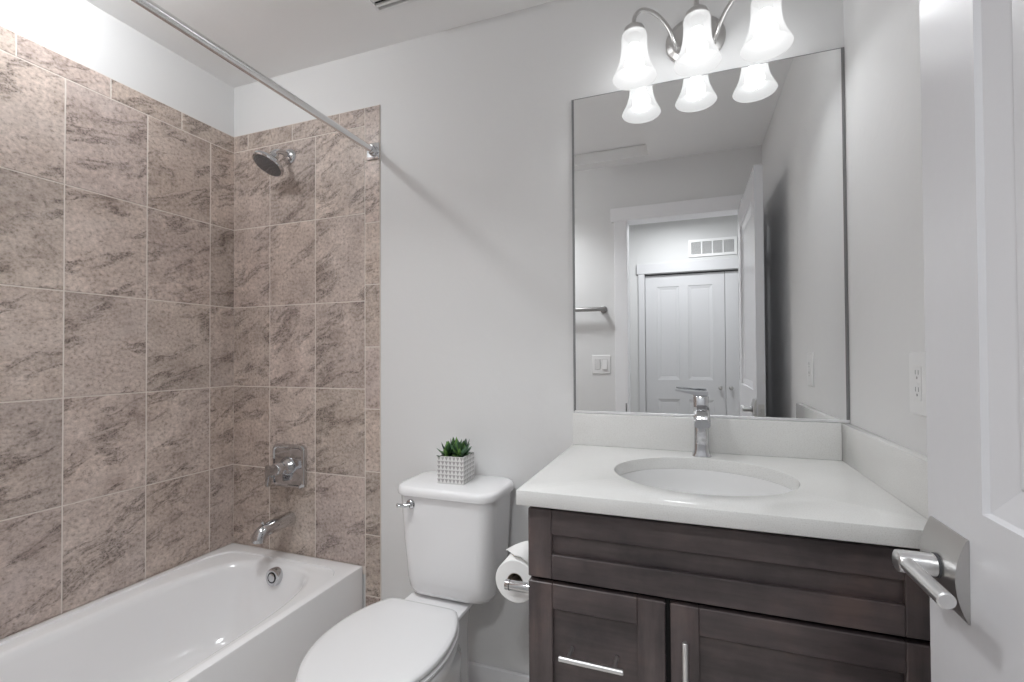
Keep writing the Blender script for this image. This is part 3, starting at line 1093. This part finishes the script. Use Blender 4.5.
# ------------------------------------------------------------------ mirror
MX0, MX1, MZ0, MZ1 = 1.603, 2.4000, 1.0175, 2.096
mi = thing('wall_mirror', (2.0, -0.003, MZ0), 'large frameless mirror on the wall above the vanity', 'mirror')
bm = BM(); box(bm, MX0 + 0.004, MX1 - 0.008, -0.006, -0.0005, MZ0 + 0.004, MZ1 - 0.002)
obj('glass', bm, M['mirror'], mi, 0)
bm = BM()
box(bm, MX0 - 0.004, MX0 + 0.004, -0.0065, -0.0005, MZ0 + 0.004, MZ1)
box(bm, MX1 - 0.008, MX1, -0.0065, -0.0005, MZ0 + 0.004, MZ1)
box(bm, MX0 + 0.004, MX1 - 0.008, -0.0062, -0.0005, MZ1 - 0.002, MZ1)
obj('polished_edge', bm, M['edge'], mi, 0)['label'] = 'dark polished glass edge'
bm = BM(); box(bm, MX0, MX1, -0.0080, -0.0005, MZ0 - 0.0008, MZ0 + 0.007, 0.0008, 1)
obj('bottom_channel', bm, M['rail'], mi, 0)['label'] = 'bright metal bottom channel'

# ------------------------------------------------------------------ vanity light
vl = thing('vanity_light', (2.0, 0, 2.21), 'three-shade brushed nickel vanity light glowing above the mirror', 'light fixture')
bm = BM()
PC = (2.000, -0.0005, 2.210)
lathe(bm, [(0.082, 0.0), (0.082, 0.010), (0.079, 0.014), (0.068, 0.020), (0.064, 0.026), (0.050, 0.030), (0.012, 0.033)], PC, (0, -1, 0), 48)
for v_ in bm.verts:
    v_.co.x = PC[0] + (v_.co.x - PC[0]) * 1.09
    v_.co.z = PC[2] + (v_.co.z - PC[2]) * 0.93
obj('backplate', bm, M['nickel'], vl, 35)
SHX = [(1.823, -0.120, 2.2080), (2.003, -0.118, 2.2155), (2.183, -0.124, 2.2185)]
arms = [[(1.945, -0.024, 2.185), (1.938, -0.050, 2.200), (1.920, -0.078, 2.246), (1.885, -0.100, 2.292), (1.848, -0.114, 2.304), (1.826, -0.120, 2.280), (1.823, -0.120, 2.236)],
        [(2.002, -0.024, 2.235), (2.002, -0.045, 2.250), (2.002, -0.070, 2.290), (2.002, -0.092, 2.318), (2.003, -0.110, 2.312), (2.003, -0.118, 2.285), (2.003, -0.118, 2.238)],
        [(2.055, -0.024, 2.185), (2.062, -0.050, 2.200), (2.080, -0.078, 2.246), (2.116, -0.102, 2.294), (2.156, -0.118, 2.308), (2.180, -0.124, 2.286), (2.183, -0.124, 2.238)]]
for (sx_, sy_, sz_), ap in zip(SHX, arms):
    drop = 0.016 if abs(sx_ - 2.003) > 0.05 else 0.0
    ap = [(x, y, z - 0.0165 * min(1.0, i / 3) - drop * (0, 0.2, 0.6, 1, 1, 0.7, 0)[i]) for i, (x, y, z) in enumerate(ap)]
    bm = BM()
    tube(bm, smooth_path(ap, 8), 0.0062, 12)
    lathe(bm, [(0.011, 0.0), (0.009, 0.008)], ap[0], (0, -1, 0.3), 16)
    ar = obj('arm', bm, M['nickel'], vl, 40)
    bm = BM()
    lathe(bm, [(0.010, 0.022), (0.016, 0.018), (0.030, 0.006), (0.034, -0.006), (0.034, -0.012), (0.020, -0.014), (0.017, -0.045)], (sx_, sy_, sz_), (0, 0, 1), 32)
    obj('socket_cup', bm, M['nickel'], ar, 40)
    bm = BM()
    outer = [(0.031, -0.007), (0.0365, -0.012), (0.0385, -0.022), (0.0385, -0.045), (0.0395, -0.070), (0.0425, -0.095), (0.0480, -0.118), (0.0555, -0.138), (0.0625, -0.153), (0.0665, -0.164)]
    outer = [(r, z * 0.885) for r, z in outer]
    inner = [(r - 0.003, z) for r, z in reversed(outer)]
    inner[-1] = (0.028, -0.0100)
    lathe(bm, outer + [(0.0655, -0.1472)] + inner, (sx_, sy_, sz_), (0, 0, 1), 48, False, False)
    bmesh.ops.recalc_face_normals(bm, faces=bm.faces[:])
    obj('shade', bm, M['shade'], ar, 60)
    bm = BM()
    bz_ = -0.104
    prof = [(0.013, -0.046), (0.015, -0.060)]
    for i in range(1, 12):
        t = PI * (0.26 + 0.74 * i / 12)
        prof.append((0.0295 * math.sin(t), bz_ + 0.0295 * math.cos(t)))
    lathe(bm, prof, (sx_, sy_, sz_), (0, 0, 1), 24)
    obj('bulb', bm, M['bulb'], ar, 60)

# ------------------------------------------------------------------ toilet paper
hp = thing('paper_holder', (1.612, -0.475, 0.637), 'chrome toilet paper arm fixed to the vanity side', 'toilet paper holder')
bm = BM()
lathe(bm, [(0.024, 0.0), (0.024, 0.005), (0.020, 0.008), (0.0125, 0.009)], (1.6118, -0.474, 0.637), (-1, 0, 0), 28)
obj('rosette', bm, M['chrome'], hp, 35)
bm = BM()
lathe(bm, [(0.0125, 0.006), (0.0125, 0.0815), (0.0122, 0.0825), (0.0108, 0.083)], (1.6118, -0.474, 0.637), (-1, 0, 0), 24)
obj('post', bm, M['chrome'], hp, 35)
bm = BM()
lathe(bm, [(0.0130, 0.070), (0.0130, 0.0720)], (1.6118, -0.474, 0.637), (-1, 0, 0), 24)
obj('collar', bm, M['darkgrey'], hp, 35)
bm = BM()
lathe(bm, [(0.0085, 0.005), (0.0085, 0.135), (0.0105, 0.137), (0.0105, 0.143)], (1.5415, -0.474, 0.637), (0, 1, 0), 20)
obj('roll_arm', bm, M['chrome'], hp, 35)

RCX, RCZ, RR_ = 1.5455, 0.6345, 0.0545
rl = thing('toilet_paper_roll', (RCX, -0.39, RCZ), 'white toilet paper roll with a loose end beside the vanity', 'toilet paper')
bm = BM()
lathe(bm, [(0.022, 0.0), (RR_ - 0.002, 0.0), (RR_, 0.002), (RR_, 0.098), (RR_ - 0.002, 0.1), (0.022, 0.1), (0.022, 0.0)], (RCX, -0.450, RCZ), (0, 1, 0), 48, False, False)
bmesh.ops.remove_doubles(bm, verts=bm.verts[:], dist=1e-6)
obj('paper', bm, M['paper'], rl, 40)
bm = BM()
lathe(bm, [(0.0218, 0.001), (0.0218, 0.099), (0.0203, 0.099), (0.0203, 0.001), (0.0218, 0.001)], (RCX, -0.450, RCZ), (0, 1, 0), 32, False, False)
bmesh.ops.remove_doubles(bm, verts=bm.verts[:], dist=1e-6)
obj('core_tube', bm, M['card'], rl, 40)
bm = BM()
# loose end: leaves the top of the roll and folds back to a pointed tongue
secs = [(1.5920, 0.668, -0.449, -0.351), (1.5790, 0.690, -0.449, -0.351), (1.5620, 0.7005, -0.449, -0.351), (1.5450, 0.7020, -0.449, -0.351), (1.5300, 0.6965, -0.430, -0.351), (1.5130, 0.6885, -0.402, -0.352), (1.4960, 0.6785, -0.374, -0.353), (1.4850, 0.6715, -0.358, -0.354)]
rings_ = []
for (x, z, ya, yb2) in secs:
    rings_.append([(x, ya, z), (x, (ya + yb2) / 2, z + 0.001), (x, yb2, z), (x, yb2, z - 0.0012), (x, (ya + yb2) / 2, z - 0.0005), (x, ya, z - 0.0012)])
loft(bm, rings_)
obj('loose_sheet', bm, M['paper'], rl, 50)

# ------------------------------------------------------------------ outlet (right wall)
ou = thing('wall_outlet', (W, -0.427, 1.155), 'white double outlet with plug slots on the right wall above the side splash', 'outlet')


def rr_yz(cy_, cz_, hy_, hz_, r, x, n=4):
    return [(x, p[0], p[1]) for p in rrect(cy_, cz_, hy_, hz_, r, 0, n)]


oc, oz = -0.4390, 1.1545
bm = BM()
loft(bm, [rr_yz(oc, oz, 0.040, 0.063, 0.004, W - 0.0003), rr_yz(oc, oz, 0.040, 0.063, 0.004, W - 0.003), rr_yz(oc, oz, 0.037, 0.060, 0.004, W - 0.0062), rr_yz(oc, oz, 0.0175, 0.0345, 0.002, W - 0.0066), rr_yz(oc, oz, 0.0170, 0.0340, 0.002, W - 0.0058)])
obj('faceplate', bm, M['plastic'], ou, 30)
bm = BM()
loft(bm, [rr_yz(oc, oz, 0.0165, 0.0335, 0.002, W - 0.0055), rr_yz(oc, oz, 0.0165, 0.0335, 0.002, W - 0.0070), rr_yz(oc, oz, 0.0160, 0.0330, 0.002, W - 0.0075)])
rc = obj('receptacle', bm, M['plastic'], ou, 30)
bm = BM()
for zc in (oz + 0.017, oz - 0.017):
    for dy in (-0.0062, 0.0062):
        box(bm, W - 0.0079, W - 0.0074, oc + dy - 0.0011, oc + dy + 0.0011, zc + 0.001, zc + 0.010)
    lathe(bm, [(0.0028, 0), (0.0028, 0.0005)], (W - 0.0074, oc, zc - 0.0055), (-1, 0, 0), 12)
obj('slots', bm, M['slot'], rc, 0)['label'] = 'dark plug slots'
bm = BM()
box(bm, W - 0.0086, W - 0.0074, oc - 0.006, oc + 0.006, oz - 0.0022, oz + 0.0022, 0.0004, 1)
obj('test_button', bm, M['plastic'], rc, 0)

# ------------------------------------------------------------------ items on the doorway wall (seen in the mirror)
sw = thing('light_switch', (1.43, YF, 1.148), 'white double rocker light switch beside the doorway, seen in the mirror', 'light switch')
sc_x, sc_z = 1.430, 1.148
bm = BM()
rf = lambda hx_, hz_, y, r=0.004: rr_xz(sc_x, sc_z, hx_, hz_, r, y, 4)
loft(bm, [rf(0.062, 0.062, YF + 0.0003), rf(0.062, 0.062, YF + 0.003), rf(0.059, 0.059, YF + 0.006)])
obj('faceplate', bm, M['plastic'], sw, 30)
for k, s in enumerate((-1, 1)):
    bm = BM()
    cxx = sc_x + s * 0.0235
    tilt = 0.003 * (1 if k == 0 else -1)
    loft(bm, [[(cxx - 0.0165, YF + 0.0055, sc_z - 0.0335), (cxx + 0.0165, YF + 0.0055, sc_z - 0.0335), (cxx + 0.0165, YF + 0.0055, sc_z + 0.0335), (cxx - 0.0165, YF + 0.0055, sc_z + 0.0335)],
              [(cxx - 0.0160, YF + 0.0095 - tilt, sc_z - 0.0325), (cxx + 0.0160, YF + 0.0095 - tilt, sc_z - 0.0325), (cxx + 0.0160, YF + 0.0095 + tilt, sc_z + 0.0325), (cxx - 0.0160, YF + 0.0095 + tilt, sc_z + 0.0325)]])
    obj('rocker', bm, M['plastic'], sw, 0)
    bm = BM()
    for (a0, a1, b0, b1) in ((-0.0178, -0.0166, -0.0345, 0.0345), (0.0166, 0.0178, -0.0345, 0.0345), (-0.0178, 0.0178, -0.0349, -0.0337), (-0.0178, 0.0178, 0.0337, 0.0349)):
        box(bm, cxx + a0, cxx + a1, YF + 0.0058, YF + 0.0064, sc_z + b0, sc_z + b1)
    obj('rocker_gap', bm, M['slot'], sw, 0)

M['nickel_dark'] = simple('satin_nickel_towel_bar', (0.36, 0.355, 0.35, 1), 0.35, 1.0)
tb = thing('towel_bar', (1.17, YF, 1.505), 'bare brushed nickel towel bar on the doorway wall, seen in the mirror', 'towel bar')
bm = BM()
yb3 = YF + 0.062
lathe(bm, [(0.013, -0.318), (0.0145, -0.313), (0.0145, 0.313), (0.013, 0.318)], (1.150, yb3, 1.512), (1, 0, 0), 20)
obj('bar', bm, M['nickel_dark'], tb, 40)
for xx in (0.850, 1.450):
    bm = BM()
    lathe(bm, [(0.024, 0.0), (0.024, 0.006), (0.014, 0.012), (0.012, 0.055)], (xx, YF + 0.0003, 1.512), (0, 1, 0), 24)
    obj('post', bm, M['nickel_dark'], tb, 40)

# ------------------------------------------------------------------ panel doors
def panel_slab(bm, umin, umax, zmin, zmax, d0, d1, panels, place, mold=0.040, depth=0.011):
    """slab spanning (u,z), thickness d0..d1 with moulded recessed panels on both faces"""
    def bx(u0, u1, z0, z1, a_, b_):
        loft(bm, [[place(u, d, z) for (u, z) in ((u0, z0), (u1, z0), (u1, z1), (u0, z1))] for d in (a_, b_)])
    us = sorted({umin, umax} | {p[0] for p in panels} | {p[1] for p in panels})
    cols_ = {}
    for p in panels:
        cols_.setdefault((p[0], p[1]), []).append((p[2], p[3]))
    for i in range(len(us) - 1):
        key = (us[i], us[i + 1])
        if key in cols_:
            z = zmin
            for (a_, b_) in sorted(cols_[key]):
                bx(us[i], us[i + 1], z, a_, d0, d1)
                z = b_
            bx(us[i], us[i + 1], z, zmax, d0, d1)
        else:
            bx(us[i], us[i + 1], zmin, zmax, d0, d1)
    for (u0, u1, z0, z1) in panels:
        rings = []
        fr = lambda k, d: [place(u, d, z) for (u, z) in ((u0 + k, z0 + k), (u1 - k, z0 + k), (u1 - k, z1 - k), (u0 + k, z1 - k))]
        for (face, s) in ((d0, 1), (d1, -1)):
            vr = [[bm.verts.new(q) for q in fr(k, face + s * dd)] for (k, dd) in ((0, 0.0), (mold * 0.08, depth * 0.40), (mold * 0.92, depth), (mold, depth * 0.86), (mold * 1.08, depth * 0.86))]
            for i in range(len(vr) - 1):
                for j in range(4):
                    kk = (j + 1) % 4
                    bm.faces.new((vr[i][j], vr[i][kk], vr[i + 1][kk], vr[i + 1][j]))
            bm.faces.new(vr[-1])


DX0, DX1, DY0, DY1, DZ0, DZ1 = 2.264, 2.3005, -0.8085, -1.532, 0.010, 2.080
bm = BM()
pl = lambda u, d, z: (d, u, z)
panel_slab(bm, DY1, DY0, DZ0, DZ1, DX0, DX1, [(-1.412, -0.930, 0.24, 0.86), (-1.412, -0.930, 1.040, 1.950)], pl, 0.040, 0.0145)
door = struct('door_1', bm, M['door'], 'open white panelled bathroom door at the right edge', 'door')
# lever set on the room-side face
LY, LZ = -0.8615, 0.955
lv = thing('door_lever', (DX0, LY, LZ), '', '')
del lv['label']; del lv['category']
lv.parent = door
lv.location = Vector((DX0, LY, LZ)) - WL[door.name]


def lever_set(side):
    s = -1 if side == 0 else 1
    xf = DX0 if side == 0 else DX1
    bm = BM()
    # square rose with a gently arched front
    grid = []
    hw, hz = 0.043, 0.0475
    nn = 12
    for i in range(nn + 1):
        zz = -hz + 2 * hz * i / nn
        arch = 0.0135 - 0.0115 * (zz / hz) ** 2
        grid.append((zz, arch))
    prof = [(hw, zz, arch) for zz, arch in grid]
    vr = []
    for (yy, inset) in ((-hw, 0), (hw, 0)):
        vr.append(([bm.verts.new((xf + s * ar, LY + yy, LZ + zz)) for zz, ar in grid], [bm.verts.new((xf + s * 0.0003, LY + yy, LZ + zz)) for zz, ar in grid]))
    (fa_, ba_), (fb_, bb_) = vr
    for i in range(nn):
        bm.faces.new((fa_[i], fa_[i + 1], fb_[i + 1], fb_[i]))
        bm.faces.new((ba_[i], ba_[i + 1], bb_[i + 1], bb_[i]))
        bm.faces.new((fa_[i], fa_[i + 1], ba_[i + 1], ba_[i]))
        bm.faces.new((fb_[i], fb_[i + 1], bb_[i + 1], bb_[i]))
    bm.faces.new((fa_[0], fb_[0], bb_[0], ba_[0]))
    bm.faces.new((fa_[nn], fb_[nn], bb_[nn], ba_[nn]))
    obj('rose', bm, M['nickel'], lv, 30)
    bm = BM()
    lathe(bm, [(0.0145, 0.010), (0.0145, 0.0152), (0.0140, 0.0155)], (xf, LY, LZ), (s, 0, 0), 28)
    obj('collar', bm, M['darkgrey'], lv, 30)
    bm = BM()
    lathe(bm, [(0.0135, 0.016), (0.0135, 0.050), (0.0130, 0.0535), (0.0105, 0.055)], (xf, LY, LZ), (s, 0, 0), 28)
    xx = xf + s * 0.0455
    r_ = 0.0088
    tube(bm, [(xx, LY + 0.013, LZ), (xx, LY + 0.0125, LZ), (xx, LY - 0.03, LZ), (xx, LY - 0.100, LZ), (xx, LY - 0.1015, LZ)], [r_ - 0.002, r_, r_, r_, r_ - 0.0015], 24)
    obj('lever', bm, M['nickel_bar'], lv, 40)


lever_set(0)
bm = BM(); box(bm, (DX0 + DX1) / 2 - 0.0125, (DX0 + DX1) / 2 + 0.0125, DY0 - 0.0005, DY0 + 0.0012, LZ - 0.028, LZ + 0.028, 0.0004, 1)
box(bm, (DX0 + DX1) / 2 - 0.006, (DX0 + DX1) / 2 + 0.006, DY0 + 0.001, DY0 + 0.010, LZ - 0.008, LZ + 0.008, 0.002, 1)
obj('latch', bm, M['nickel'], door, 0)
for zc in (0.25, 1.05, 1.85):
    bm = BM()
    lathe(bm, [(0.007, -0.045), (0.007, 0.045)], (DX1 + 0.0005, DY1 - 0.006, zc), (0, 0, 1), 14)
    obj('hinge', bm, M['nickel'], door, 40)

# closet doors across the hall
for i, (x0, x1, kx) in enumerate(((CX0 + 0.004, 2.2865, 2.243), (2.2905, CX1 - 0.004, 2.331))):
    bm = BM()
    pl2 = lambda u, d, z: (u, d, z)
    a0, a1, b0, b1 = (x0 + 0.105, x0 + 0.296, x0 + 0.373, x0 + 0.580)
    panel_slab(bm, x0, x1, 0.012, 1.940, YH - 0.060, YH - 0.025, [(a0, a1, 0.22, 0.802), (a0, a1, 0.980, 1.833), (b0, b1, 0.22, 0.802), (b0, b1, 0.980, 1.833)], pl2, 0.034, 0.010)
    dd = struct('door_%d' % (i + 2), bm, M['hall_trim_darkened'], ('left white panelled closet door with round knob, seen in the mirror', 'right white panelled closet door, mostly hidden behind the open door in the mirror')[i], 'closet door')
    bm = BM()
    lathe(bm, [(0.012, 0.0), (0.007, 0.006), (0.007, 0.016), (0.016, 0.022), (0.0175, 0.029), (0.013, 0.036), (0.004, 0.038)], (kx, YH - 0.025, 0.913), (0, 1, 0), 24)
    obj('knob', bm, M['nickel'], dd, 40)
bm = BM(); box(bm, CX0 + 0.002, CX1 - 0.002, YH - 0.060, YH - 0.028, 1.9425, 1.9515)
tk = obj('closet_track', bm, M['dark'], None, 0)
tag(tk, 'dark sliding track above the closet doors', 'door track')

# return air grille above the closet
gr = thing('return_air_grille', (2.19, YH, 2.158), 'white four-bay return air grille on the hall wall above the closet', 'air grille')
gx0, gx1, gz0, gz1 = 1.992, 2.388, 2.082, 2.236
bm = BM()
for (a0, a1, b0, b1) in ((gx0, gx1, gz0, gz0 + 0.022), (gx0, gx1, gz1 - 0.022, gz1), (gx0, gx0 + 0.022, gz0 + 0.022, gz1 - 0.022), (gx1 - 0.022, gx1, gz0 + 0.022, gz1 - 0.022)):
    box(bm, a0, a1, YH + 0.0003, YH + 0.010, b0, b1)
bw = (gx1 - gx0 - 0.044) / 4
for k in range(1, 4):
    xk = gx0 + 0.022 + bw * k
    box(bm, xk - 0.005, xk + 0.005, YH + 0.0003, YH + 0.009, gz0 + 0.022, gz1 - 0.022)
obj('frame', bm, M['plastic'], gr, 0)
bm = BM(); box(bm, gx0 + 0.022, gx1 - 0.022, YH + 0.0003, YH + 0.0012, gz0 + 0.022, gz1 - 0.022)  # flat grey sheet as painted shade behind the louvres, wall left uncut
obj('duct_shade_sheet', bm, M['slot'], gr, 0)['label'] = 'grey sheet standing for the shade behind the louvres'
for k in range(4):
    bm = BM()
    xa = gx0 + 0.022 + bw * k + 0.006
    xb = gx0 + 0.022 + bw * (k + 1) - 0.006
    nl = 12
    for j in range(nl):
        zz = gz0 + 0.024 + (gz1 - gz0 - 0.048) * (j + 0.5) / nl
        loft(bm, [[(x, YH + 0.0016, zz + 0.0015), (x, YH + 0.0075, zz - 0.0025), (x, YH + 0.0075, zz - 0.0035), (x, YH + 0.0016, zz + 0.0005)] for x in (xa, xb)])
    obj('louvre_bay', bm, M['plastic'], gr, 0)

# ------------------------------------------------------------------ ceiling pieces
ah = thing('attic_hatch', ((AX0 + AX1) / 2, (AY0 + AY1) / 2, CE), 'recessed attic hatch in the ceiling, seen in the mirror', 'ceiling hatch')
bm = BM()
box(bm, AX0 - 0.03, AX1 + 0.03, AY0 - 0.03, AY1 + 0.03, CE + 0.0725, CE + 0.085)
obj('panel', bm, M['ceiling'], ah, 0)

cv = thing('ceiling_vent', (1.07, -0.31, CE), 'white slotted exhaust vent in the ceiling near the back wall', 'ceiling vent')
vx0, vx1, vy0, vy1 = 0.932, 1.192, -0.442, -0.182
bm = BM()
loft(bm, [rect_ring(mid(vx0, vx1), mid(vy0, vy1), vx0 + k, vx1 - k, vy0 + k, vy1 - k, z, 32) for (k, z) in ((0, CE - 0.0003), (0, CE - 0.008), (0.004, CE - 0.017), (0.016, CE - 0.020), (0.016, CE - 0.008))], False, False)
obj('frame', bm, M['plastic'], cv, 30)
bm = BM(); box(bm, vx0 + 0.012, vx1 - 0.012, vy0 + 0.012, vy1 - 0.012, CE - 0.003, CE - 0.0005)  # black sheet paints the shade inside the vent, ceiling left uncut
obj('duct_shade_sheet', bm, M['dark'], cv, 0)['label'] = 'black sheet standing for the shade behind the slats'
ns_ = 9
for j in range(ns_):
    bm = BM()
    yy = vy0 + 0.018 + (vy1 - vy0 - 0.036) * (j + 0.5) / ns_
    box(bm, vx0 + 0.014, vx1 - 0.014, yy - 0.0055, yy + 0.0055, CE - 0.017, CE - 0.009, 0.001, 1)
    obj('slat', bm, M['plastic'], cv, 0)


def fill_fixture(x, y, name, label, r=0.15, group='added fill lights'):  # fixture body for the two added fill lamps
    t = thing(name, (x, y, CE), label, 'ceiling light', group)
    bm = BM()
    lathe(bm, [(r, -0.0003), (r, -0.02), (r - 0.005, -0.022)], (x, y, CE), (0, 0, 1), 40)
    obj('base', bm, M['nickel'], t, 35)
    bm = BM()
    lathe(bm, [(r - 0.008, -0.0225), (r - 0.012, -0.040), (r - 0.035, -0.056), (r * 0.4, -0.062)], (x, y, CE), (0, 0, 1), 40)
    obj('diffuser', bm, M['lens'], t, 50)


fill_fixture(1.90, -2.25, 'added_fill_light', 'added round fill light under the hall ceiling, out of view')
fill_fixture(1.00, -1.06, 'added_fill_light', 'added round fill light under the bathroom ceiling between tub and doorway wall, out of view')
dl = thing('wafer_light', (0.345, -0.80, CE), 'thin round ceiling light over the tub', 'ceiling light')
bm = BM()
lathe(bm, [(0.088, -0.0003), (0.088, -0.003), (0.080, -0.007), (0.066, -0.007), (0.064, -0.004)], (0.345, -0.80, CE), (0, 0, 1), 40, False, False)
obj('trim_ring', bm, M['plastic'], dl, 35)
bm = BM()
lathe(bm, [(0.065, -0.0032), (0.065, -0.0046)], (0.345, -0.80, CE), (0, 0, 1), 40)
obj('lens', bm, M['lens'], dl, 35)
